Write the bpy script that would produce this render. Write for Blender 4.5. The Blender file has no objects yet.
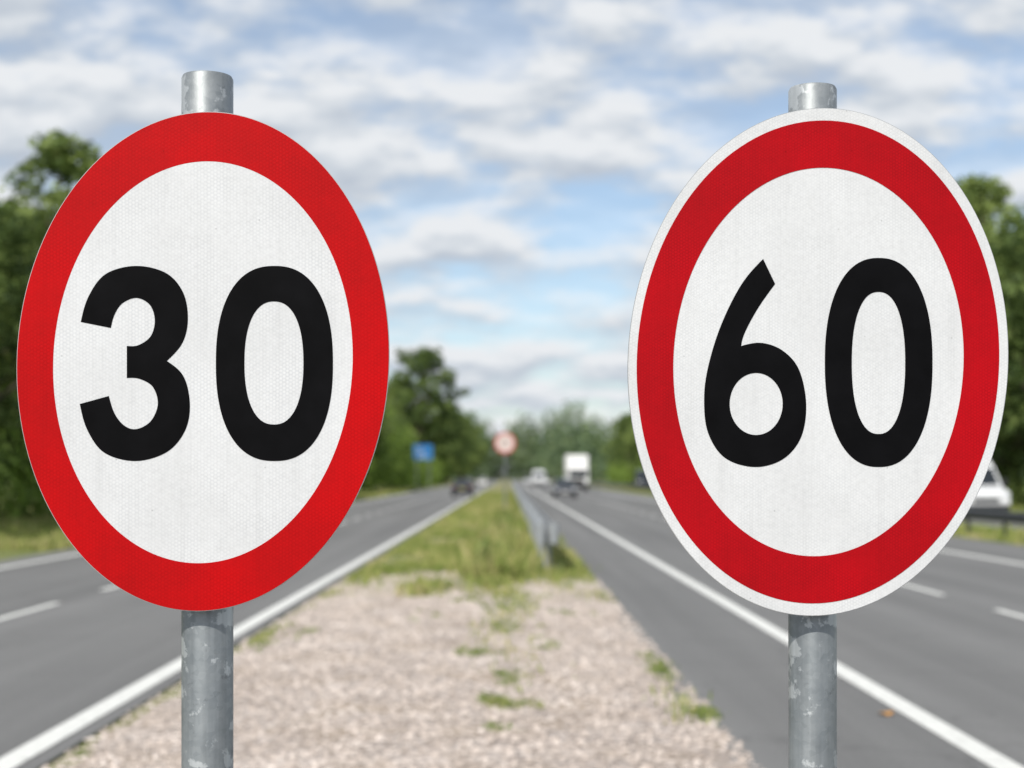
import bpy, math, random
import numpy as np
from mathutils import Vector
random.seed(7); rng=np.random.default_rng(7)
scene=bpy.context.scene
H=1.7; F=1500.0; VX=508.0; VY=476.0

# ------------------------------------------------------------ helpers
def link(o):
    scene.collection.objects.link(o); return o
def empty(name,loc=(0,0,0),rotz=0):
    e=bpy.data.objects.new(name,None); e.location=loc; e.rotation_euler=(0,0,rotz); e.empty_display_size=.2
    return link(e)
def mesh_obj(name,verts,faces,mats,parent=None,loc=(0,0,0),smooth=False,midx=None,bevel=0):
    me=bpy.data.meshes.new(name); me.from_pydata([tuple(v) for v in verts],[],[tuple(f) for f in faces])
    if not isinstance(mats,(list,tuple)): mats=[mats]
    for m in mats: me.materials.append(m)
    if midx is not None: me.polygons.foreach_set('material_index',midx)
    if smooth: me.polygons.foreach_set('use_smooth',[True]*len(me.polygons))
    me.update()
    o=bpy.data.objects.new(name,me); o.location=loc; link(o)
    if parent: o.parent=parent
    if bevel:
        b=o.modifiers.new('bevel','BEVEL'); b.width=bevel; b.segments=3; b.limit_method='ANGLE'; b.angle_limit=math.radians(25)
    return o
def box(name,x0,x1,y0,y1,z0,z1,mat,parent=None,bevel=0):
    v=[(x0,y0,z0),(x1,y0,z0),(x1,y1,z0),(x0,y1,z0),(x0,y0,z1),(x1,y0,z1),(x1,y1,z1),(x0,y1,z1)]
    f=[(0,3,2,1),(4,5,6,7),(0,1,5,4),(1,2,6,5),(2,3,7,6),(3,0,4,7)]
    return mesh_obj(name,v,f,mat,parent,bevel=bevel)
def rect(x0,x1,y0,y1,z):
    return [(x0,y0,z),(x1,y0,z),(x1,y1,z),(x0,y1,z)]
def prism(name,prof,mat,parent=None,bevel=.03):
    n=len(prof)
    v=[(-w,y,z) for y,z,w in prof]+[(w,y,z) for y,z,w in prof]
    f=[tuple(range(n)),tuple(range(2*n-1,n-1,-1))]
    for i in range(n):
        j=(i+1)%n; f.append((i,n+i,n+j,j))
    return mesh_obj(name,v,f,mat,parent,bevel=bevel)
def tube_geo(pts,rads,seg=8,cap=True):
    V=[];Fc=[]
    pts=[Vector(p) for p in pts]
    for i,p in enumerate(pts):
        d=(pts[min(i+1,len(pts)-1)]-pts[max(i-1,0)]).normalized()
        a=d.orthogonal().normalized() if abs(d.z)<.95 else Vector((1,0,0))
        a=(a-d*a.dot(d)).normalized(); b=d.cross(a)
        for k in range(seg):
            t=2*math.pi*k/seg
            V.append(p+rads[i]*(math.cos(t)*a+math.sin(t)*b))
    for i in range(len(pts)-1):
        for k in range(seg):
            k2=(k+1)%seg
            Fc.append((i*seg+k,i*seg+k2,(i+1)*seg+k2,(i+1)*seg+k))
    if cap:
        Fc.append(tuple(range(seg-1,-1,-1))); b=(len(pts)-1)*seg; Fc.append(tuple(range(b,b+seg)))
    return V,Fc

# ------------------------------------------------------------ materials
class NT:
    def __init__(s,name):
        s.m=bpy.data.materials.new(name); s.m.use_nodes=True; s.t=s.m.node_tree; s.b=s.t.nodes['Principled BSDF']; s.out=s.t.nodes['Material Output']
    def n(s,t,**k):
        x=s.t.nodes.new(t)
        for a,v in k.items(): setattr(x,a,v)
        return x
    def l(s,a,b): s.t.links.new(a,b)
    def coord(s,kind='Object',scale=None):
        tc=s.n('ShaderNodeTexCoord'); o=tc.outputs[kind]
        if scale:
            mp=s.n('ShaderNodeMapping'); mp.inputs['Scale'].default_value=scale; s.l(o,mp.inputs['Vector']); o=mp.outputs[0]
        return o
    def noise(s,vec,scale,detail=4,rough=.55):
        x=s.n('ShaderNodeTexNoise'); x.inputs['Scale'].default_value=scale; x.inputs['Detail'].default_value=detail; x.inputs['Roughness'].default_value=rough
        s.l(vec,x.inputs['Vector']); return x.outputs['Fac']
    def ramp(s,fac,stops,interp='LINEAR'):
        r=s.n('ShaderNodeValToRGB'); cr=r.color_ramp; cr.interpolation=interp
        while len(cr.elements)<len(stops): cr.elements.new(.5)
        for e,(p,c) in zip(cr.elements,stops):
            e.position=p
            if not isinstance(c,(tuple,list)): c=(c,c,c)
            e.color=(*c,1)
        s.l(fac,r.inputs[0]); return r.outputs[0]
    def math(s,op,a,b=None,clamp=False):
        x=s.n('ShaderNodeMath',operation=op); x.use_clamp=clamp
        for i,v in enumerate((a,b)):
            if v is None: continue
            if isinstance(v,(int,float)): x.inputs[i].default_value=v
            else: s.l(v,x.inputs[i])
        return x.outputs[0]
    def mix(s,fac,a,b,mode='MIX'):
        x=s.n('ShaderNodeMix',data_type='RGBA',blend_type=mode)
        for i,v in ((0,fac),(6,a),(7,b)):
            if isinstance(v,(int,float)): x.inputs[i].default_value=v
            elif isinstance(v,tuple): x.inputs[i].default_value=(*v,1)
            else: s.l(v,x.inputs[i])
        return x.outputs[2]
    def bump(s,h,strength=.3,dist=.01):
        x=s.n('ShaderNodeBump'); x.inputs['Strength'].default_value=strength; x.inputs['Distance'].default_value=dist
        s.l(h,x.inputs['Height']); s.l(x.outputs[0],s.b.inputs['Normal'])
    def base(s,c):
        if isinstance(c,tuple): s.b.inputs['Base Color'].default_value=(*c,1)
        else: s.l(c,s.b.inputs['Base Color'])
    def rough(s,r):
        if isinstance(r,(int,float)): s.b.inputs['Roughness'].default_value=r
        else: s.l(r,s.b.inputs['Roughness'])

def simple(name,c,rough=.5,metal=0,coat=0):
    t=NT(name); co=t.coord(); n=t.noise(co,3,4)
    t.base(t.mix(n,tuple(x*.85 for x in c),tuple(min(1,x*1.12) for x in c))); t.rough(rough)
    t.b.inputs['Metallic'].default_value=metal; t.b.inputs['Coat Weight'].default_value=coat
    return t.m

def hexpat(t,k):
    co=t.coord()
    outs=[]
    for a in (0,60,120):
        d=t.n('ShaderNodeVectorMath',operation='DOT_PRODUCT'); t.l(co,d.inputs[0]); d.inputs[1].default_value=(k*math.cos(math.radians(a)),k*math.sin(math.radians(a)),0)
        outs.append(t.math('COSINE',d.outputs['Value']))
    s=t.math('ADD',t.math('ADD',outs[0],outs[1]),outs[2])
    return co,t.math('DIVIDE',t.math('ADD',s,1.5),4.5)

def sheeting(name,light,dark,k,rough=.4,dirt=.10,spec=.3):
    t=NT(name); co,h=hexpat(t,k)
    pat=t.ramp(h,[(0.0,0.0),(.35,.6),(.8,1.0)])
    n1=t.noise(co,6,6,.6); n2=t.noise(co,140,3,.7)
    pv=t.ramp(t.noise(co,11,3),[(.35,.3),(.7,1.0)])
    pat=t.mix(pv,(.75,.75,.75),pat)
    c=t.mix(pat,dark,light)
    d=t.ramp(n1,[(.35,1-dirt),(.65,1.0)])
    c=t.mix(1.0,c,d,'MULTIPLY')
    c=t.mix(1.0,c,t.ramp(n2,[(.3,.92),(.6,1.0)]),'MULTIPLY')
    cs=t.coord('Object',(55,2.2,1)); n3=t.noise(cs,1,3,.6)
    c=t.mix(1.0,c,t.ramp(n3,[(.3,.95),(.5,1.0)]),'MULTIPLY')
    v=t.n('ShaderNodeTexVoronoi'); v.inputs['Scale'].default_value=30; t.l(co,v.inputs['Vector'])
    c=t.mix(1.0,c,t.ramp(v.outputs['Distance'],[(.025,.75),(.05,1.0)]),'MULTIPLY')
    t.base(c); t.rough(t.ramp(n1,[(.3,rough+.12),(.7,rough-.06)]))
    t.b.inputs['Specular IOR Level'].default_value=spec
    t.bump(t.math('ADD',t.math('MULTIPLY',h,.3),n1),.10,.002)
    return t.m

M_white_a=sheeting('reflective_white_a',(.70,.715,.735),(.585,.605,.635),2*math.pi/.0048)
M_white_b=sheeting('reflective_white_b',(.70,.715,.735),(.605,.625,.65),2*math.pi/.0041)
M_red_a=sheeting('reflective_red_a',(.53,.003,.005),(.43,.002,.004),2*math.pi/.0048,.42,.20,.10)
M_red_b=sheeting('reflective_red_b',(.47,.003,.008),(.35,.002,.007),2*math.pi/.0041,.42,.20,.10)
def black():
    t=NT('black_vinyl'); co=t.coord(); n=t.noise(co,15,5)
    t.base(t.ramp(n,[(.3,(.0025,.0025,.003)),(.7,(.005,.005,.006))])); t.rough(.5); t.b.inputs['Specular IOR Level'].default_value=.05
    return t.m
M_black=black()
def galv():
    t=NT('galvanised_steel'); co=t.coord()
    v=t.n('ShaderNodeTexVoronoi'); v.inputs['Scale'].default_value=110; t.l(co,v.inputs['Vector'])
    sp=t.ramp(v.outputs['Color'],[(0,.20),(1,.36)])
    n=t.noise(co,7,6,.65); n2=t.noise(co,16,6,.6)
    c=t.mix(t.ramp(n,[(.35,0.0),(.65,1.0)]),(.16,.195,.22),(.31,.345,.37))
    c=t.mix(.35,c,sp)
    n5=t.math('ADD',n2,t.math('MULTIPLY',t.math('SUBTRACT',t.noise(co,3.2,2),.5),.5))
    c=t.mix(t.ramp(n5,[(.58,0.0),(.61,.6)]),c,(.58,.61,.63))
    c=t.mix(t.ramp(t.noise(co,26,5,.7),[(.61,0.0),(.68,.5)]),c,(.10,.11,.12))
    n4=t.noise(t.coord('Object',(60,60,3)),1,3)
    c=t.mix(1.0,c,t.ramp(n4,[(.3,.75),(.6,1.0)]),'MULTIPLY')
    t.base(c); t.rough(t.ramp(n,[(.3,.36),(.7,.55)])); t.b.inputs['Metallic'].default_value=.5
    t.bump(n2,.3,.003)
    return t.m
M_galv=galv()
M_rail=simple('weathered_barrier_steel',(.36,.38,.40),.5,.4)
M_rail_dark=simple('dark_barrier_steel',(.05,.055,.06),.5,.3)
M_alu=simple('aluminium_back',(.42,.43,.44),.45,.6)

def asphalt(name,a,b):
    t=NT(name); co=t.coord()
    n=t.noise(co,.35,5); f=t.noise(co,45,4,.7); st=t.noise(t.coord('Object',(1.1,.03,1)),1,4)
    c=t.mix(n,a,b)
    c=t.mix(1.0,c,t.ramp(f,[(.3,.72),(.65,1.15)]),'MULTIPLY')
    c=t.mix(1.0,c,t.ramp(st,[(.35,.80),(.65,1.10)]),'MULTIPLY')
    v=t.n('ShaderNodeTexVoronoi',feature='DISTANCE_TO_EDGE'); v.inputs['Scale'].default_value=.28
    w=t.n('ShaderNodeVectorMath',operation='ADD'); nn=t.n('ShaderNodeTexNoise'); nn.inputs['Scale'].default_value=1.2; t.l(co,nn.inputs['Vector'])
    t.l(co,w.inputs[0]); t.l(nn.outputs['Color'],w.inputs[1]); t.l(w.outputs[0],v.inputs['Vector'])
    c=t.mix(1.0,c,t.ramp(v.outputs['Distance'],[(0.0,.8),(.008,1.0)]),'MULTIPLY')
    t.base(c); t.rough(.85); t.bump(f,.5,.006); return t.m
M_asphalt=asphalt('asphalt',(.155,.154,.153),(.195,.193,.190))
def paint():
    t=NT('road_paint'); co=t.coord(); n=t.noise(co,14,6,.7)
    t.base(t.ramp(n,[(.28,(.28,.28,.27)),(.42,(.68,.68,.65)),(.7,(.8,.8,.77))])); t.rough(.7); return t.m
M_paint=paint()
def grassground():
    t=NT('grass_ground'); co=t.coord(); n=t.noise(co,.25,6,.6); f=t.noise(co,9,5,.7)
    c=t.ramp(n,[(.3,(.12,.165,.04)),(.5,(.20,.22,.065)),(.7,(.31,.28,.12))])
    c=t.mix(1.0,c,t.ramp(f,[(.3,.65),(.7,1.2)]),'MULTIPLY'); t.base(c); t.rough(.95); t.bump(f,.6,.05); return t.m
M_ground=grassground()
def medianmat():
    t=NT('median_gravel_and_soil'); co=t.coord()
    sp=t.n('ShaderNodeSeparateXYZ'); t.l(co,sp.inputs[0])
    v=t.n('ShaderNodeTexVoronoi'); v.inputs['Scale'].default_value=20; t.l(co,v.inputs['Vector'])
    peb=t.ramp(v.outputs['Color'],[(0,(.27,.225,.20)),(.5,(.52,.44,.39)),(1,(.74,.66,.61))])
    e=t.ramp(v.outputs['Distance'],[(.3,1.05),(.75,.5)])
    peb=t.mix(1.0,peb,e,'MULTIPLY')
    n=t.noise(co,1.3,6,.65)
    peb=t.mix(t.ramp(n,[(.48,0.0),(.66,.6)]),peb,(.33,.25,.17))
    gr=t.ramp(t.noise(co,1.5,5),[(.34,(.12,.16,.04)),(.52,(.24,.23,.09)),(.68,(.46,.36,.26))])
    yy=t.math('ADD',sp.outputs['Y'],t.math('MULTIPLY',n,6.0))
    fac=t.math('DIVIDE',t.math('SUBTRACT',yy,22.2),5.0,True)
    t.base(t.mix(fac,peb,gr)); t.rough(.95); t.bump(v.outputs['Distance'],.6,.02); return t.m
M_median=medianmat()
def island(name,stops,trans=.0,rough=.7,scale=.35,objrand=False,nw=.9,mid=.22):
    t=NT(name); g=t.n('ShaderNodeNewGeometry'); co=t.coord(); n=t.noise(co,scale,2,.6)
    f=t.math('ADD',t.math('MULTIPLY',g.outputs['Random Per Island'],.45),t.math('MULTIPLY',t.math('SUBTRACT',n,mid),nw))
    if objrand:
        oi=t.n('ShaderNodeObjectInfo'); f=t.math('ADD',f,t.math('MULTIPLY',t.math('SUBTRACT',oi.outputs['Random'],.5),.35))
    c=t.ramp(f,stops); t.base(c); t.rough(rough); t.b.inputs['Specular IOR Level'].default_value=.25
    if trans:
        tr=t.n('ShaderNodeBsdfTranslucent'); t.l(c,tr.inputs['Color']); mx=t.n('ShaderNodeMixShader'); mx.inputs[0].default_value=trans
        t.l(t.b.outputs[0],mx.inputs[1]); t.l(tr.outputs[0],mx.inputs[2]); t.l(mx.outputs[0],t.out.inputs['Surface'])
    return t.m
M_leaf=island('foliage',[(.10,(.055,.090,.026)),(.45,(.125,.185,.048)),(.85,(.27,.34,.10))],.25,.6,.5,True,1.6,.33)
M_leaf_light=island('foliage_light',[(.10,(.085,.14,.025)),(.5,(.20,.30,.05)),(.85,(.32,.42,.10))],.25,.6,.5,False,1.4,.32)
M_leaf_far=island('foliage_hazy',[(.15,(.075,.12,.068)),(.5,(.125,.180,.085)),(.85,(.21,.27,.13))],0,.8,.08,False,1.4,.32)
M_grass=island('grass_blades',[(.12,(.11,.165,.032)),(.42,(.20,.255,.06)),(.68,(.36,.35,.13)),(.95,(.58,.48,.29))],0,.7,.45,False,1.2,.27)
M_weed=island('weed_leaves',[(.1,(.09,.15,.035)),(.5,(.19,.25,.07)),(.95,(.38,.35,.15))],0,.7,1.5)
M_stone=island('gravel_stones',[(.05,(.22,.185,.165)),(.4,(.50,.425,.375)),(.7,(.66,.58,.53)),(1,(.84,.80,.76))],0,.9,1.2)
M_bark=simple('bark',(.09,.07,.05),.9)

# ------------------------------------------------------------ world
w=bpy.data.worlds.new('World'); scene.world=w; w.use_nodes=True; nt=w.node_tree; nt.nodes.clear()
SUN_EL=42; AZ=math.degrees(math.atan2(-.45,-.9))
def wn(t,**k):
    x=nt.nodes.new(t)
    for a,v in k.items(): setattr(x,a,v)
    return x
def wm(op,a,b=None,c=False):
    x=wn('ShaderNodeMath',operation=op); x.use_clamp=c
    for i,v in enumerate((a,b)):
        if v is None: continue
        if isinstance(v,(int,float)): x.inputs[i].default_value=v
        else: nt.links.new(v,x.inputs[i])
    return x.outputs[0]
sky=wn('ShaderNodeTexSky',sky_type='NISHITA'); sky.sun_disc=False; sky.sun_elevation=math.radians(SUN_EL); sky.sun_rotation=math.radians(AZ%360)
sky.air_density=1.0; sky.dust_density=.6; sky.ozone_density=2.0
bg1=wn('ShaderNodeBackground'); bg1.inputs[1].default_value=.14; nt.links.new(sky.outputs[0],bg1.inputs[0])
tc=wn('ShaderNodeTexCoord'); sx=wn('ShaderNodeSeparateXYZ'); nt.links.new(tc.outputs['Generated'],sx.inputs[0])
zz=wm('ADD',wm('MAXIMUM',sx.outputs[2],0.0),.30)
cx=wn('ShaderNodeCombineXYZ'); nt.links.new(wm('DIVIDE',sx.outputs[0],zz),cx.inputs[0]); nt.links.new(wm('MULTIPLY',wm('DIVIDE',sx.outputs[1],zz),1.25),cx.inputs[1]); cx.inputs[2].default_value=2.35
def wnoise(scale,detail,rough,off=(0,0,0),dist=0):
    n=wn('ShaderNodeTexNoise'); n.inputs['Scale'].default_value=scale; n.inputs['Detail'].default_value=detail; n.inputs['Roughness'].default_value=rough; n.inputs['Distortion'].default_value=dist
    a=wn('ShaderNodeVectorMath',operation='ADD'); a.inputs[1].default_value=off; nt.links.new(cx.outputs[0],a.inputs[0]); nt.links.new(a.outputs[0],n.inputs['Vector'])
    return n.outputs['Fac']
def wramp(fac,stops):
    r=wn('ShaderNodeValToRGB'); cr=r.color_ramp
    while len(cr.elements)<len(stops): cr.elements.new(.5)
    for e_,(p,c) in zip(cr.elements,stops): e_.position=p; e_.color=(*(c if isinstance(c,tuple) else (c,c,c)),1)
    nt.links.new(fac,r.inputs[0]); return r.outputs[0]
cn=wnoise(5.6,6,.56); cu=wnoise(5.6,3,.5,(0,-.06,0))
veil=wnoise(1.9,4,.5,(3,1,7))
haze=wm('MULTIPLY',wm('SUBTRACT',1.0,wm('MULTIPLY',wm('MAXIMUM',sx.outputs[2],0.0),9.0),True),.55)
cov=wm('MAXIMUM',wm('ADD',wramp(cn,[(.40,0.0),(.50,.36),(.64,.85)]),wramp(veil,[(.38,.24),(.62,.62)]),True),haze)
shade=wm('ADD',wm('MULTIPLY',wm('SUBTRACT',cn,cu),3.6),.58,True)
ccol=wramp(shade,[(.1,(.54,.60,.685)),(.5,(.68,.73,.79)),(.9,(.87,.895,.925))])
bg2=wn('ShaderNodeBackground'); bg2.inputs[1].default_value=.95; nt.links.new(ccol,bg2.inputs[0])
mx=wn('ShaderNodeMixShader'); nt.links.new(cov,mx.inputs[0]); nt.links.new(bg1.outputs[0],mx.inputs[1]); nt.links.new(bg2.outputs[0],mx.inputs[2])
wo=wn('ShaderNodeOutputWorld'); nt.links.new(mx.outputs[0],wo.inputs[0])
sl=bpy.data.lights.new('sun','SUN'); sl.energy=4.0; sl.angle=math.radians(.6); sl.color=(1,.95,.86)
so=link(bpy.data.objects.new('sun',sl)); az=math.radians(AZ); el=math.radians(SUN_EL)
sd=Vector((math.sin(az)*math.cos(el),math.cos(az)*math.cos(el),math.sin(el)))
so.rotation_euler=sd.to_track_quat('Z','Y').to_euler(); so.location=(-5,-10,12)

# ------------------------------------------------------------ ground + roads
mesh_obj('ground',rect(-3000,3000,-300,6000,0),[(0,1,2,3)],M_ground)
def strips(name,rects,z,mat,parent=None):
    V=[];Fc=[]
    for x0,x1,y0,y1 in rects:
        b=len(V); V+=rect(x0,x1,y0,y1,z); Fc.append((b,b+1,b+2,b+3))
    return mesh_obj(name,V,Fc,mat,parent)
LX0,LX1=-1.72*H,1.69*H
ROADEND=690
rl=empty('road'); strips('asphalt_surface',[(-10.1,LX0+.22,-30,ROADEND)],.02,M_asphalt,rl)
dl=[(-3.5*H-.06,-3.5*H+.06,s,s+2.9) for s in np.arange(16.9-6*5.1,ROADEND-10,5.1)]
strips('lane_markings',dl,.026,M_paint,rl)
strips('edge_lines',[(LX0-.09,LX0+.09,-30,ROADEND),(-5.43*H-.1,-5.43*H+.08,-30,ROADEND)],.0262,M_paint,rl)
rr=empty('road'); strips('asphalt_surface',[(1.25,12.4,-30,ROADEND)],.0205,M_asphalt,rr)
strips('lane_markings',[(3.6*H-.06,3.6*H+.06,s,s+2.8) for s in np.arange(16.0-6*5.1,ROADEND-10,5.1)],.0262,M_paint,rr)
strips('edge_lines',[(LX1-.09,LX1+.09,-30,ROADEND),(5.75*H-.1,5.75*H+.1,-30,ROADEND)],.0264,M_paint,rr)
sr=empty('slip_road'); strips('asphalt_surface',[(15.8,23.5,-30,ROADEND)],.0202,M_asphalt,sr)
strips('edge_lines',[(16.1,16.25,-30,ROADEND),(23.0,23.15,-30,ROADEND)],.026,M_paint,sr)

V=[];Fc=[]
ys=list(np.arange(-12,60,.12))+list(np.arange(60,ROADEND,3))
NX=9
def medge(y):
    l=-1.50*H+.05*math.sin(y*1.7)+.04*math.sin(y*4.9+1)+random.uniform(-.03,.03)
    r_=.80*H+.05*math.sin(y*1.3+2)+.05*math.sin(y*5.3)+random.uniform(-.04,.04)
    return l,r_
for y in ys:
    l,r_=medge(y)
    for i in range(NX):
        t=i/(NX-1); x=l+(r_-l)*t
        z=.018+.07*math.sin(math.pi*t)**.6+(random.uniform(-.008,.008) if 0<i<NX-1 else 0)
        V.append((x,y,z))
for j in range(len(ys)-1):
    for i in range(NX-1):
        a=j*NX+i; Fc.append((a,a+1,a+NX+1,a+NX))
mesh_obj('median_strip',V,Fc,M_median,smooth=True)
def medz(x): 
    t=min(1,max(0,(x+1.5*H)/(2.3*H))); return .018+.07*math.sin(math.pi*t)**.6
N=26000
xs=rng.uniform(-1.58*H,.86*H,N); yy=7.0+18*rng.random(N)**1.15; ss=rng.uniform(.009,.022,N)*np.where(rng.random(N)<.10,1.9,1)
ov=np.array([(1,0,0),(.3,.9,.1),(-.8,.5,0),(-.7,-.6,.1),(.4,-.9,0),(.1,.05,.62),(-.1,0,-.5)])
fo=[(0,1,5),(1,2,5),(2,3,5),(3,4,5),(4,0,5)]
V=np.zeros((N,7,3)); th=rng.uniform(0,6.28,N); c,s=np.cos(th),np.sin(th)
jit=rng.uniform(.75,1.25,(N,7,3)); o=ov[None]*jit*ss[:,None,None]
V[:,:,0]=o[:,:,0]*c[:,None]-o[:,:,1]*s[:,None]+xs[:,None]; V[:,:,1]=o[:,:,0]*s[:,None]+o[:,:,1]*c[:,None]+yy[:,None]
V[:,:,2]=o[:,:,2]+np.array([medz(x) for x in xs])[:,None]+.003
Fa=(np.array(fo)[None]+(np.arange(N)*7)[:,None,None]).reshape(-1,3)
mesh_obj('gravel',V.reshape(-1,3).tolist(),Fa.tolist(),M_stone)

# ------------------------------------------------------------ grass / leaves
def blades(px,py,pz,hh,ww,lean=.45):
    n=len(px); th=rng.uniform(0,2*math.pi,n); dx,dy=np.cos(th),np.sin(th); l=rng.uniform(.05,lean,n)*hh; la=rng.uniform(0,2*math.pi,n)
    V=np.zeros((n,4,3))
    for k,(wf,hf,lf) in enumerate([(1,0,0),(-1,0,0),(-.5,.6,.35),(0,1,1)]):
        V[:,k,0]=px+dx*ww*wf+np.cos(la)*l*lf; V[:,k,1]=py+dy*ww*wf+np.sin(la)*l*lf; V[:,k,2]=pz+hh*hf
    Fa=np.arange(n*4).reshape(n,4)
    return V.reshape(-1,3),Fa
def leafcloud(lobes,size,per_area,flat=.85,shell=.55):
    P=[];Nn=[];S=[]
    for (cx_,cy_,cz_,r_) in lobes:
        n=max(12,int(per_area*r_*r_))
        d=rng.normal(size=(n,3)); d/=np.linalg.norm(d,axis=1)[:,None]
        rad=r_*(shell+(1.08-shell)*rng.random(n)**.6)*(1+.18*np.sin(d[:,0]*5+cx_)*np.cos(d[:,1]*4+cz_))
        P.append(np.array([cx_,cy_,cz_])+d*rad[:,None]*np.array([1,1,flat])); 
        nn=d*.7+rng.normal(size=(n,3))*.6+np.array([0,0,.35]); nn/=np.linalg.norm(nn,axis=1)[:,None]; Nn.append(nn); S.append(size*rng.uniform(.6,1.35,n))
    P=np.vstack(P);Nn=np.vstack(Nn);S=np.concatenate(S)
    r0=rng.normal(size=P.shape); a=np.cross(Nn,r0); a/=np.linalg.norm(a,axis=1)[:,None]; b=np.cross(Nn,a)
    V=np.stack([P+a*S[:,None],P+b*S[:,None]*.6,P-a*S[:,None]*.9,P-b*S[:,None]*.55],1)
    n=len(P)
    return V.reshape(-1,3),np.arange(n*4).reshape(n,4)

def make_tree(name,ht,cw,seed,size=.17,dens=260,base=.16,poplar=False,mat=None):
    random.seed(seed)
    V=[];Fc=[];mi=[]
    def add(v,f,m):
        b=len(V); V.extend([tuple(x) for x in v]); Fc.extend([tuple(int(i)+b for i in q) for q in f]); mi.extend([m]*len(f))
    tp=[(0,0,-.1)]; 
    for i in range(1,7): tp.append((random.uniform(-.02,.02)*ht,random.uniform(-.02,.02)*ht,ht*.88*i/6))
    tr=[.026*ht*(1-.88*i/6)+.02 for i in range(7)]
    add(*tube_geo(tp,tr,9),0)
    lobes=[]
    NL=34 if not poplar else 26
    for i in range(NL):
        t=base+ (1-base)*((i+.5)/NL)
        prof=math.sin(math.pi*min(1,max(.02,(t-base)/(1-base)))**.75)**.7
        a=i*2.4+random.uniform(-.4,.4); rr_=cw*.5*prof*random.uniform(.45,1.0)
        lr=cw*random.uniform(.09,.17)*(.75+.4*prof)
        z=min(ht*t+random.uniform(-.3,.3),ht-lr*.7); c_=(rr_*math.cos(a),rr_*math.sin(a),z,lr)
        lobes.append(c_)
        zs=max(ht*.12,z-rr_*.6-.5); k=min(5,zs/(ht*.88)*6); i0=int(k); f=k-i0
        s_=Vector(tp[i0]).lerp(Vector(tp[i0+1]),f); e_=Vector(c_[:3]); m_=s_.lerp(e_,.5)+Vector((0,0,-.05*ht*random.random()))
        add(*tube_geo([s_,m_,e_],[.008*ht*(1.2-t)+.02,.005*ht*(1.2-t)+.015,.012],5,False),0)
        for q in range(2):
            aa=random.uniform(0,6.28); d=lr*random.uniform(.9,1.6)
            lobes.append((c_[0]+d*math.cos(aa),c_[1]+d*math.sin(aa),c_[2]+lr*random.uniform(-.6,1.0),lr*random.uniform(.25,.5)))
    add(*leafcloud(lobes,size,dens),1)
    me=bpy.data.meshes.new(name); me.from_pydata(V,[],Fc); me.materials.append(M_bark); me.materials.append(mat or M_leaf); me.polygons.foreach_set('material_index',mi); me.update()
    return me
protos=[make_tree('tree_mesh_a',14,9.5,1),make_tree('tree_mesh_b',14,7.2,2,base=.1),make_tree('tree_mesh_c',14,10.5,3),make_tree('tree_mesh_d',14,6.6,4,base=.1)]
pop=make_tree('tall_tree_mesh',24,13,9,.28,130,.12)
def put_tree(me,x,y,s,name='deciduous_tree'):
    o=bpy.data.objects.new(name,me); o.location=(x,y,0); o.rotation_euler=(0,0,random.uniform(0,6.28)); o.scale=(s*random.uniform(.9,1.1),s*random.uniform(.9,1.1),s); link(o)
random.seed(11)
def place(px,d,toppx,me):
    x=(px-VX)/F*d; hgt=(VY-toppx)/F*d+H; put_tree(me,x,d,hgt/14.0)
place(66,60,140,protos[1]); place(-12,54,205,protos[3]); place(118,66,170,protos[3]); place(-190,46,150,protos[2]); place(24,84,215,protos[2]); place(-60,62,225,protos[1])
for i,(x,y,s) in enumerate([(-19,76,.95),(-21,84,.95),(-18.5,95,.95),(-20,108,1.05),(-19,122,.95),(-20,138,1.1),(-18.5,155,.95),(-19,172,1.0),(-18,190,.9),(-18,212,.85),(-22,225,1.0),(-19,245,1.0),(-21,38,1.0),(-24,30,1.1)]):
    put_tree(protos[i%4],x,y,s)
o=bpy.data.objects.new('tall_deciduous_tree',pop); o.location=(-16,290,0); o.scale=(1.25,1.25,1.10); link(o)
put_tree(protos[1],-13.5,330,1.3); put_tree(protos[2],-22,300,1.5); put_tree(protos[0],-15,380,1.35); put_tree(protos[2],-13,420,1.3)
place(978,82,180,protos[1]); place(1034,76,226,protos[2]); place(945,90,195,protos[0]); place(1080,70,160,protos[3])
for i,(x,y,s) in enumerate([(29,100,1.1),(31,115,1.2),(28,130,1.0),(30,148,1.15),(28,168,1.05),(29,190,1.1),(28,215,1.15),(29,240,1.0),(28,270,1.1),(29,300,1.15),(27,335,1.1),(30,370,1.2)]):
    put_tree(protos[(i+1)%4],x,y,s)
def hedge(name,x0,x1,y0,y1,n,rmin,rmax,mat,size=.14,dens=190,stretch=1.2):
    L=[]
    for i in range(n):
        r_=random.uniform(rmin,rmax); L.append((random.uniform(x0,x1),random.uniform(y0,y1),r_*random.uniform(.35,stretch),r_))
    v,f=leafcloud(L,size,dens,.9,.3); v[:,2]=np.abs(v[:,2])
    mesh_obj(name,v.tolist(),f.tolist(),mat)
hedge('hedgerow',-19,-16.5,34,110,110,.7,2.0,M_leaf_light,stretch=2.1)
hedge('hedgerow',-18,-14.0,140,205,100,1.2,2.6,M_leaf_light,.25,60,3.8)
hedge('hedgerow',-17,-13.5,205,330,80,1.2,2.6,M_leaf_light,.3,45,1.8)
hedge('hedgerow',25,28,60,150,90,.8,2.0,M_leaf)
hedge('hedgerow',25,29,150,360,90,1.4,3.2,M_leaf_light,.3,45)
L=[]
def fartree(x,y,hh,wd):
    k=max(3,int(hh/3.2))
    for q in range(k):
        t=(q+.6)/k; L.append((x+random.uniform(-.3,.3)*wd,y+random.uniform(-1,1),hh*t*.93,wd*(.35+.3*math.sin(math.pi*t**.8))*random.uniform(.8,1.15)))
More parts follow.
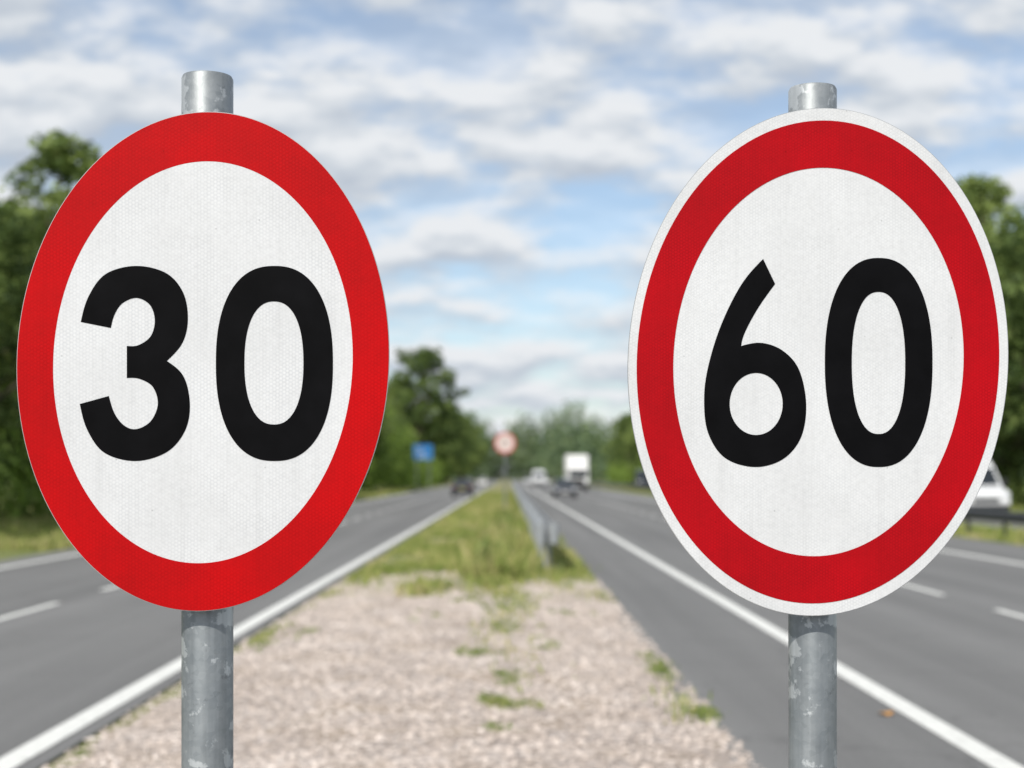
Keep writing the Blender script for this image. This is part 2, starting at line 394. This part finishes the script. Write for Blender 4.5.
for i in range(230):
    x=random.uniform(-150,170); y=random.uniform(450,640)
    if -16<x<28: continue
    fartree(x,y,random.uniform(15,22)*(1+.12*math.sin(x*.13)),random.uniform(7,10))
for i in range(34):
    x=-24+i*2.0+random.uniform(-1,1); hh=random.uniform(24,32)*(1+.14*math.sin(i*.55)+.12*math.sin(i*.23+2)); fartree(x,random.uniform(700,735),hh,random.uniform(7,10))
for x,y in ((-17,470),(-14,520),(-19,560),(-13,600),(27,440),(29,500),(26,560),(24,610),(19,640),(16,655),(22,590)): fartree(x,y,random.uniform(18,25),9)
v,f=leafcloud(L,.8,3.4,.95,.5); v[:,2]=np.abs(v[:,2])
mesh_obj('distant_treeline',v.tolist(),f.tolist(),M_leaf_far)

def grassobj(name,n,x0,x1,y0,y1,hmin,hmax,w_,mat=M_grass,ypow=1.6,zf=None):
    px=rng.uniform(x0,x1,n); py=y0+(y1-y0)*rng.random(n)**ypow; hh=rng.uniform(hmin,hmax,n)*(.7+.5*np.sin(px*2.1+py*.8)*np.sin(py*.37))
    z=np.zeros(n) if zf is None else np.array([zf(a) for a in px])
    v,f=blades(px,py,z,hh,w_*(1+py/40)); mesh_obj(name,v.tolist(),f.tolist(),mat)
grassobj('verge_grass',50000,-19,-10.2,34,170,.15,.45,.012)
grassobj('verge_grass',15000,12.6,15.7,30,200,.12,.3,.012)
grassobj('verge_grass',12000,23.6,28,50,220,.15,.4,.014)
px=[];py=[];hh=[]
n=60000; X=rng.uniform(-1.5*H,.82*H,n); Y=20.0+130*rng.random(n)**2.1
edge=22.8+1.5*np.sin(X*2.3+.5)+.9*np.sin(X*6.1)+rng.normal(0,1.1,n)
patch=np.sin(X*2.7+Y*.55+1)+np.sin(Y*.9-X*1.6)+.6*np.sin(X*7+Y*2.1)+rng.normal(0,.5,n)
keep=(Y>edge)&((patch>-.35)|(Y>70))
X,Y=X[keep],Y[keep]; px.append(X);py.append(Y);hh.append(rng.uniform(.05,.17,len(X)))
n=6500; X=rng.normal(-.15,.28,n); Y=23.2+60*rng.random(n)**1.5; px.append(X);py.append(Y);hh.append(rng.uniform(.15,.6,n)*(.6+.4*np.sin(Y*1.1)))
n=2600; X=rng.normal(1.25,.10,n); Y=9+60*rng.random(n); k=np.sin(Y*1.9)+np.sin(Y*.7)>.7; px.append(X[k]);py.append(Y[k]);hh.append(rng.uniform(.03,.11,k.sum()))
n=2600; X=rng.normal(-2.5,.06,n); Y=11+60*rng.random(n); k=np.sin(Y*1.3)+np.sin(Y*.9)>.6; px.append(X[k]);py.append(Y[k]);hh.append(rng.uniform(.03,.09,k.sum()))
n=1900; Y=23-12*rng.random(n)**1.8; X=-.02+.12*np.sin(Y*1.1)+rng.normal(0,.16,n); k=rng.random(n)<(Y-10)/13; px.append(X[k]);py.append(Y[k]);hh.append(rng.uniform(.02,.09,k.sum()))
px=np.concatenate(px);py=np.concatenate(py);hh=np.concatenate(hh)
v,f=blades(px,py,np.array([medz(a) for a in px]),hh,.006*(1+py/14)); mesh_obj('median_grass',v.tolist(),f.tolist(),M_grass)
L=[(-.36,23.9,.28,.2),(-.40,24.0,.5,.17),(-.3,24.2,.15,.22),(-.35,24.4,.62,.1),(-.15,27,.3,.25),(0,31,.3,.3),(-.2,36,.35,.35),(.1,44,.35,.4)]
v,f=leafcloud(L,.035,4500,1.2,.1); mesh_obj('tall_weed',v.tolist(),f.tolist(),M_weed)
px=[];py=[];hh=[];LL=[]
spots=[(503,718,.11,.22,1.0),(492,712,.05,.12,.6),(478,664,.12,.2,.9),(508,690,.06,.2,.7),(512,636,.18,.5,.8),(500,618,.25,.7,.9),(524,600,.35,.8,.8),(704,718,.06,.15,.9),(662,676,.08,.3,1.0),(655,664,.05,.25,.6),(470,608,.15,.4,.7),(545,655,.1,.3,.35),(300,640,.07,.3,.4),(496,742,.1,.15,.35),(265,650,.06,.3,.4),(420,625,.2,.4,.3),(575,620,.2,.4,.4)]
for (ix,iy,rx,ry,dn) in spots:
    d=F*H/(iy-VY); x=(ix-VX)/F*d
    sub=[(random.gauss(x,rx*.8),random.gauss(d,ry*.8),random.uniform(.015,.05)) for _ in range(int(4+8*dn))]
    for (a,b,rs) in sub:
        n=int(26*dn)+6
        px.append(rng.normal(a,rs,n)); py.append(rng.normal(b,rs*1.6,n)); hh.append(rng.uniform(.015,.065,n))
        if random.random()<.55*dn: LL.append((a,b,medz(a)+.012,random.uniform(.015,.035)))
px=np.concatenate(px);py=np.concatenate(py);hh=np.concatenate(hh)
v,f=blades(px,py,np.array([medz(a) for a in px]),hh,.0035,.9); v2,f2=leafcloud(LL,.011,30000,.45,.1)
mesh_obj('gravel_weeds',np.vstack([v,v2]).tolist(),np.vstack([f,f2+len(v)]).tolist(),M_weed)
M_dry=simple('dry_leaf',(.50,.25,.06),.8)
mesh_obj('fallen_leaf',[(0,-.07,.004),(.045,-.03,.02),(.055,.03,.024),(0,.08,.006),(-.055,.03,.018),(-.045,-.03,.022)],[(0,1,2,3),(0,3,4,5)],M_dry,loc=(2.66,10.55,.021))

# ------------------------------------------------------------ speed limit signs
DS=2.2; K=DS/F
def smooth_outline(pts,sub=8):
    n=len(pts); out=[]
    for i in range(n):
        p1=pts[i];p2=pts[(i+1)%n]
        p0=pts[i-1] if not p1[2] else None; p3=pts[(i+2)%n] if not p2[2] else None
        P1=np.array(p1[:2],float);P2=np.array(p2[:2],float)
        if p1[2] and p2[2]: out.append(tuple(P1)); continue
        m1=(P2-np.array(p0[:2],float))/2 if p0 is not None else None
        m2=(np.array(p3[:2],float)-P1)/2 if p3 is not None else None
        if m1 is None: m1=(3*(P2-P1)-m2)/2
        if m2 is None: m2=(3*(P2-P1)-m1)/2
        for s_ in range(sub):
            t=s_/sub
            out.append(tuple((2*t**3-3*t*t+1)*P1+(t**3-2*t*t+t)*m1+(-2*t**3+3*t*t)*P2+(t**3-t*t)*m2))
    return out
def ell(cx_,cy_,a,b,e=2.0,rot=0,n=160):
    o_=[]
    for i in range(n):
        t=2*math.pi*i/n; c_,s_=math.cos(t),math.sin(t)
        x=a*math.copysign(abs(c_)**(2/e),c_); y=b*math.copysign(abs(s_)**(2/e),s_)
        o_.append((cx_+x*math.cos(rot)-y*math.sin(rot),cy_+x*math.sin(rot)+y*math.cos(rot)))
    return o_
def flat(name,outlines,cxp,cyp,mat,parent,yoff,zc,th):
    cu=bpy.data.curves.new(name,'CURVE'); cu.dimensions='2D'; cu.fill_mode='BOTH'; cu.extrude=th/2
    for pts in outlines:
        s_=cu.splines.new('POLY'); s_.points.add(len(pts)-1); s_.use_cyclic_u=True
        for p,(x,y) in zip(s_.points,pts): p.co=((x-cxp)*K,(cyp-y)*K,0,1)
    tmp=bpy.data.objects.new('tmp',cu); link(tmp); bpy.context.view_layer.update()
    me=bpy.data.meshes.new_from_object(tmp.evaluated_get(bpy.context.evaluated_depsgraph_get())); bpy.data.objects.remove(tmp); bpy.data.curves.remove(cu)
    me.name=name; me.materials.clear(); me.materials.append(mat)
    ob=bpy.data.objects.new(name,me); ob.rotation_euler=(math.pi/2,0,0); ob.location=(0,yoff,zc); link(ob); ob.parent=parent
    return ob
TH=math.radians(3.0)
C=1
three=[(81,322,C),(89,296,0),(106,274,0),(136,266,0),(166,273,0),(183,292,0),(188,318,0),(183,342,0),(167,361,C),(184,377,0),(190,405,0),(185,431,0),(167,452,0),(136,461,0),(105,453,0),(88,431,0),(80,404,C),(109,396,C),(115,414,0),(125,426,0),(137,429,0),(151,421,0),(158,404,0),(153,387,0),(140,379,0),(127,378,C),(127,346,C),(139,345,0),(151,336,0),(155,320,0),(150,305,0),(137,298,0),(123,303,0),(115,314,0),(111,328,C)]
six=[(763,259,C),(741,285,0),(721,325,0),(708,367,0),(704,400,0),(708,433,0),(725,458,0),(755,467,0),(783,459,0),(801,437,0),(806,404,0),(799,370,0),(783,351,0),(762,343,0),(741,346,C),(745,332,0),(758,308,0),(775,284,C)]
def speed_sign(cx_,cy_,postpx,posthw,toppx,spec):
    pd=2.262
    bx=(postpx-VX)/F*pd
    e=empty('speed_limit_sign',(bx,0,0))
    zc=H+(VY-cy_)*K
    dx=bx-(cx_-VX)*K
    cxp=cx_+dx/K
    pr=posthw*pd/F; ztop=H+(VY-toppx)*(pd-pr)/F
    prof=[(pr,-.05),(pr,ztop-.004),(pr-.002,ztop),(pr-.005,ztop),(pr-.006,ztop-.006),(0.0005,ztop-.006)]
    seg=64; V=[];Fc=[]
    for r_,z in prof:
        for k in range(seg): V.append((r_*math.cos(2*math.pi*k/seg),r_*math.sin(2*math.pi*k/seg),z))
    for i in range(len(prof)-1):
        for k in range(seg): Fc.append((i*seg+k,i*seg+(k+1)%seg,(i+1)*seg+(k+1)%seg,(i+1)*seg+k))
    p=mesh_obj('post',V,Fc,M_galv,e,loc=(0,pd,0),smooth=True)
    md=p.modifiers.new('es','EDGE_SPLIT'); md.split_angle=math.radians(35)
    y=DS
    for nm,outs,mat,off,th in spec:
        flat(nm,outs,cxp,cy_,mat,e,y+off,zc,th)
    for k,dz in enumerate((-.17,.17)):
        box('back_rail_%d'%(k+1),dx*-1-.2,dx*-1+.2,y+.0035,y+.016,zc+dz-.018,zc+dz+.018,M_alu,e)
        V=[];Fc=[];s=20
        for i in range(s+1):
            a=-math.pi*.12+ (math.pi*1.24)*i/s
            for rr_ in (pr+.001,pr+.004):
                for z in (zc+dz-.014,zc+dz+.014): V.append((rr_*math.cos(a),pd+rr_*math.sin(a),z))
        for i in range(s):
            b=i*4
            Fc+=[(b,b+4,b+5,b+1),(b+2,b+3,b+7,b+6),(b+1,b+5,b+7,b+3),(b,b+2,b+6,b+4)]
        mesh_obj('post_clip_%d'%(k+1),V,Fc,M_galv,e)
    return e
c1=(203,361.5); c2=(818,362)
speed_sign(c1[0],c1[1],207.5,25.5,70,[
 ('sign_plate',[ell(*c1,186.3,250,2,TH)],M_alu,0.0015,.003),
 ('red_border',[ell(*c1,185.6,249.3,2,TH),ell(203,362.3,149.6,201,2,TH)],M_red_a,-.0006,.0006),
 ('white_face',[ell(203,362.3,150.0,201.4,2,TH)],M_white_a,-.0004,.0006),
 ('numeral_three',[smooth_outline(three)],M_black,-.0011,.0004),
 ('numeral_zero',[ell(274.5,363.5,58.5,97.5,2.35),ell(274,363,29.5,61.5,2.3)],M_black,-.0011,.0004)])
speed_sign(c2[0],c2[1],812.5,23.8,82,[
 ('sign_plate',[ell(*c2,190.2,254.2,2,TH)],M_alu,0.0015,.003),
 ('white_face',[ell(*c2,189.6,253.6,2,TH)],M_white_b,-.0004,.0006),
 ('red_border',[ell(817.8,362,181,241.5,2,TH),ell(818.3,362,145,194.3,2,TH)],M_red_b,-.0011,.0004),
 ('numeral_six',[smooth_outline(six),ell(756,404,26.5,31)],M_black,-.0011,.0004),
 ('numeral_zero',[ell(878.5,362.5,53.8,104.5,2.3),ell(878.3,363,26.7,71,2.3)],M_black,-.0011,.0004)])

# ------------------------------------------------------------ far signs
M_blue=simple('sign_blue',(.02,.16,.42),.5); M_wp=simple('white_paint',(.8,.8,.8),.4); M_rp=simple('sign_red_paint',(.5,.09,.08),.4); M_dark=simple('dark_plastic',(.02,.02,.022),.5)
M_pink=simple('faded_white_face',(.66,.55,.52),.5)
e=empty('blue_road_sign',((423-VX)/F*185,185,0))
box('panel',-1.2,1.2,-.03,.03,3.7,5.6,M_blue,e,.02)
for k,x in enumerate((-.8,.8)):
    v,f=tube_geo([(x,.1,-.1),(x,.1,5.5)],[.06,.06],12); mesh_obj('post_%d'%(k+1),v,f,M_galv,e)
for k,z in enumerate((4.0,4.55,5.1)): box('legend_%d'%(k+1),-.8,.5-.3*k,-.045,-.032,z,z+.09,M_wp,e)
e=empty('round_traffic_sign',((505-VX)/F*62,62,0))
def disc(name,r0,r1,z,y,mat):
    s=48; V=[];Fc=[]
    for i in range(s):
        a=2*math.pi*i/s; V+=[(r0*math.cos(a),y,z+r0*math.sin(a)),(r1*math.cos(a),y,z+r1*math.sin(a))]
    for i in range(s):
        j=(i+1)%s; Fc.append((2*i,2*i+1,2*j+1,2*j))
    mesh_obj(name,V,Fc,mat,e)
zc=H+(VY-443)/F*62
v,f=tube_geo([(0,.01,zc),(0,.03,zc)],[.45,.45],48); mesh_obj('plate',v,f,M_alu,e)
disc('white_face',.001,.36,zc,-.002,M_pink); disc('red_border',.36,.445,zc,-.004,M_rp)
v,f=tube_geo([(0,.09,-.1),(0,.09,zc+.4)],[.04,.04],12); mesh_obj('post',v,f,M_galv,e)
for k in (-1,1): box('numeral_stroke_%d'%(1 if k<0 else 2),k*.09-.02,k*.09+.02,-.012,-.006,zc-.10,zc+.10,M_dark,e)

# ------------------------------------------------------------ crash barriers
def barrier(x,y0,y1,top,mat,face=-1):
    e=empty('crash_barrier',(x,0,0))
    prof=[(0,-.155),(.03,-.14),(.08,-.10),(.08,-.05),(.03,-.01),(.03,.01),(.08,.05),(.08,.10),(.03,.14),(0,.155)]
    zc=top-.155; V=[];Fc=[];ysx=list(np.arange(y0,min(y1,y0+60),2.0))+list(np.arange(y0+60,y1,10))
    for y in ysx:
        for a,b in prof: V.append((face*a,y,zc+b))
    n=len(prof)
    for j in range(len(ysx)-1):
        for i in range(n-1):
            q=j*n+i; Fc.append((q,q+1,q+n+1,q+n))
    o=mesh_obj('beam',V,Fc,mat,e); sm=o.modifiers.new('s','SOLIDIFY'); sm.thickness=.006
    V=[];Fc=[]
    for y in np.arange(y0+.4,min(y1,y0+260),3.2):
        b=len(V); x0,x1=(.0,.07) if face<0 else (-.07,0)
        V+=[(x0,y,-.05),(x1,y,-.05),(x1,y+.1,-.05),(x0,y+.1,-.05),(x0,y,top-.03),(x1,y,top-.03),(x1,y+.1,top-.03),(x0,y+.1,top-.03)]
        Fc+=[tuple(b+i for i in q) for q in [(0,3,2,1),(4,5,6,7),(0,1,5,4),(1,2,6,5),(2,3,7,6),(3,0,4,7)]]
    mesh_obj('support_posts',V,Fc,mat,e)
    v,f=tube_geo([(face*.04,y0-.02,zc-.17),(face*.04,y0-.02,zc+.17)],[.09,.09],16); mesh_obj('end_terminal',v,f,mat,e)
barrier(.60,25.5,600,.88,M_rail,-1); barrier(.74,25.5,600,.88,M_rail,1)
barrier(13.1,20,600,.78,M_rail_dark,-1)

# ------------------------------------------------------------ vehicles
M_glass=simple('dark_glass',(.015,.02,.025),.08); M_tyre=simple('tyre_rubber',(.02,.02,.02),.9); M_rim=simple('wheel_rim',(.4,.4,.42),.35,.8)
M_lampw=simple('headlamp_lens',(.8,.82,.85),.15); M_lampr=simple('tail_lamp_lens',(.22,.01,.01),.2); M_yp=simple('yellow_plate',(.45,.40,.12),.4)
def wheel(e,name,x,y,r_=.33,w_=.21):
    v,f=tube_geo([(x-w_/2,y,r_),(x+w_/2,y,r_)],[r_,r_],24); mesh_obj(name,v,f,M_tyre,e,bevel=.02)
    sgn=1 if x>0 else -1
    v,f=tube_geo([(x+sgn*w_*.5,y,r_),(x+sgn*(w_*.5+.012),y,r_)],[r_*.62,r_*.55],18); mesh_obj(name+'_rim',v,f,M_rim,e)
def car(x,y,rot,mat):
    e=empty('car',(x,y,.02),rot)
    prism('body',[(-2.08,.28,.82),(-2.16,.5,.86),(-2.08,.70,.86),(-1.75,.82,.84),(-1.0,.93,.85),(1.75,.98,.84),(2.08,.92,.82),(2.14,.55,.85),(2.06,.28,.82)],mat,e,.05)
    prism('windows',[(-1.08,.90,.79),(-.32,1.38,.60),(.2,1.43,.60),(1.05,1.40,.60),(1.78,.95,.77)],M_glass,e,.03)
    prism('roof',[(-.36,1.372,.605),(-.3,1.42,.58),(.2,1.46,.58),(1.05,1.435,.58),(1.14,1.38,.605)],mat,e,.02)
    for s in (-1,1):
        for k,yw in enumerate((-1.32,1.30)): wheel(e,'wheel_%s%d'%('l' if s<0 else 'r',k+1),s*.78,yw)
        mesh_obj('pillar_%s'%('l' if s<0 else 'r'),[(s*.80,.12,.92),(s*.80,.22,.92),(s*.612,.22,1.40),(s*.612,.12,1.40)],[(0,1,2,3)],mat,e)
        box('headlamp_%s'%('l' if s<0 else 'r'),min(s*.5,s*.8),max(s*.5,s*.8),-2.15,-2.05,.60,.72,M_lampw,e,.02)
        box('tail_lamp_%s'%('l' if s<0 else 'r'),min(s*.56,s*.82),max(s*.56,s*.82),2.05,2.15,.72,.84,M_lampr,e,.02)
        box('mirror_%s'%('l' if s<0 else 'r'),min(s*.84,s*1.0),max(s*.84,s*1.0),-.86,-.74,.95,1.08,mat,e,.03)
    box('grille',-.42,.42,-2.19,-2.10,.40,.58,M_dark,e,.01)
    box('number_plate',-.26,.26,-2.215,-2.195,.42,.52,M_wp,e); box('rear_number_plate',-.26,.26,2.13,2.16,.62,.73,M_yp,e)
def van(x,y,rot,mat,s=1.0,name='van'):
    e=empty(name,(x,y,.02),rot); e.scale=(s,s,s)
    prism('body',[(-2.45,.36,.90),(-2.56,.62,.93),(-2.50,.92,.93),(-2.3,1.10,.92),(-1.62,1.26,.93),(-.95,1.98,.84),(-.62,2.26,.78),(-.2,2.34,.76),(2.45,2.32,.78),(2.55,2.1,.84),(2.58,1.1,.97),(2.58,.36,.95)],mat,e,.06)
    def scr(name,pts): mesh_obj(name,pts,[(0,1,2,3)],M_glass,e)
    scr('windscreen',[(-.80,-1.60,1.30),(.80,-1.60,1.30),(.74,-.985,1.965),(-.74,-.985,1.965)])
    for s_ in (-1,1):
        t='l' if s_<0 else 'r'
        mesh_obj('side_window_'+t,[(s_*.945,-1.42,1.30),(s_*.955,-.35,1.25),(s_*.875,-.35,1.86),(s_*.872,-.90,1.86)],[(0,1,2,3)],M_glass,e)
        box('headlamp_'+t,min(s_*.58,s_*.9),max(s_*.58,s_*.9),-2.57,-2.36,.86,1.04,M_lampw,e,.03)
        box('tail_lamp_'+t,min(s_*.84,s_*.95),max(s_*.84,s_*.95),2.55,2.61,.9,1.3,M_lampr,e,.01)
        box('mirror_'+t,min(s_*.97,s_*1.18),max(s_*.97,s_*1.18),-1.42,-1.30,1.25,1.55,M_dark,e,.03)
        for k,yw in enumerate((-1.72,1.62)): wheel(e,'wheel_%s%d'%(t,k+1),s_*.86,yw,.35,.22)
        box('side_trim_'+t,min(s_*.96,s_*.985),max(s_*.96,s_*.985),-1.2,1.2,.62,.74,M_dark,e)
    box('bumper',-.88,.88,-2.64,-2.50,.36,.56,M_dark,e,.03); box('grille',-.5,.5,-2.60,-2.50,.68,.84,M_dark,e,.01)
def truck(x,y,rot):
    e=empty('truck',(x,y,.02),rot)
    prism('cab',[(-3.4,.45,1.15),(-3.5,1.2,1.18),(-3.35,2.3,1.15),(-3.1,2.95,1.08),(-1.5,3.1,1.08),(-1.5,.45,1.15)],M_wp,e,.07)
    mesh_obj('windscreen',[(-1.0,-3.505,1.5),(1.0,-3.505,1.5),(1.0,-3.375,2.38),(-1.0,-3.375,2.38)],[(0,1,2,3)],M_glass,e)
    box('box_body',-1.25,1.25,-1.3,5.2,1.05,4.1,M_wp,e,.04); box('chassis',-.5,.5,-2.8,5.1,.6,1.04,M_dark,e)
    box('bumper',-1.15,1.15,-3.6,-3.42,.35,.75,M_dark,e,.03); box('grille',-.7,.7,-3.54,-3.47,.85,1.35,M_dark,e,.02)
    for s_ in (-1,1):
        t='l' if s_<0 else 'r'
        for k,yw in enumerate((-2.5,2.6,3.8)): wheel(e,'wheel_%s%d'%(t,k+1),s_*1.0,yw,.5,.3)
        box('headlamp_'+t,min(s_*.75,s_*1.1),max(s_*.75,s_*1.1),-3.57,-3.45,.85,1.05,M_lampw,e,.02)
        box('mirror_'+t,min(s_*1.2,s_*1.4),max(s_*1.2,s_*1.4),-3.4,-3.3,1.7,2.3,M_dark,e,.02)
P_dark=simple('car_paint_dark',(.02,.022,.028),.3,.2,.8); P_blue=simple('car_paint_charcoal',(.03,.034,.045),.3,.2,.8); P_white=simple('car_paint_white',(.72,.73,.74),.3,0,.6)
P_grey=simple('car_paint_silver',(.35,.36,.38),.3,.4,.6)
car(-3.75,124,math.pi,P_dark); car(4.35,116,0,P_blue); truck(7.9,172,0); van(4.6,225,0,P_white,1.1); car(4.4,330,0,P_white); car(-7.6,290,math.pi,P_grey)
van(18.3,60,0,P_white,1.02); van(17.2,190,0,P_blue,1.05)
car(7.6,310,0,P_white); car(-4.2,250,math.pi,P_white)

# ------------------------------------------------------------ camera
cam=bpy.data.cameras.new('camera'); co=link(bpy.data.objects.new('camera',cam)); co.location=(0,0,H); co.rotation_euler=(math.pi/2,0,0)
cam.sensor_width=36; cam.lens=F/1024*36; cam.shift_x=(512-VX)/1024; cam.shift_y=(VY-384)/1024; cam.clip_start=.05; cam.clip_end=8000
cam.dof.use_dof=True; cam.dof.focus_distance=DS+.005; cam.dof.aperture_fstop=3.6; cam.dof.aperture_blades=9
scene.camera=co
scene.view_settings.view_transform='Standard'; scene.view_settings.look='None'; scene.view_settings.exposure=0; scene.view_settings.gamma=1
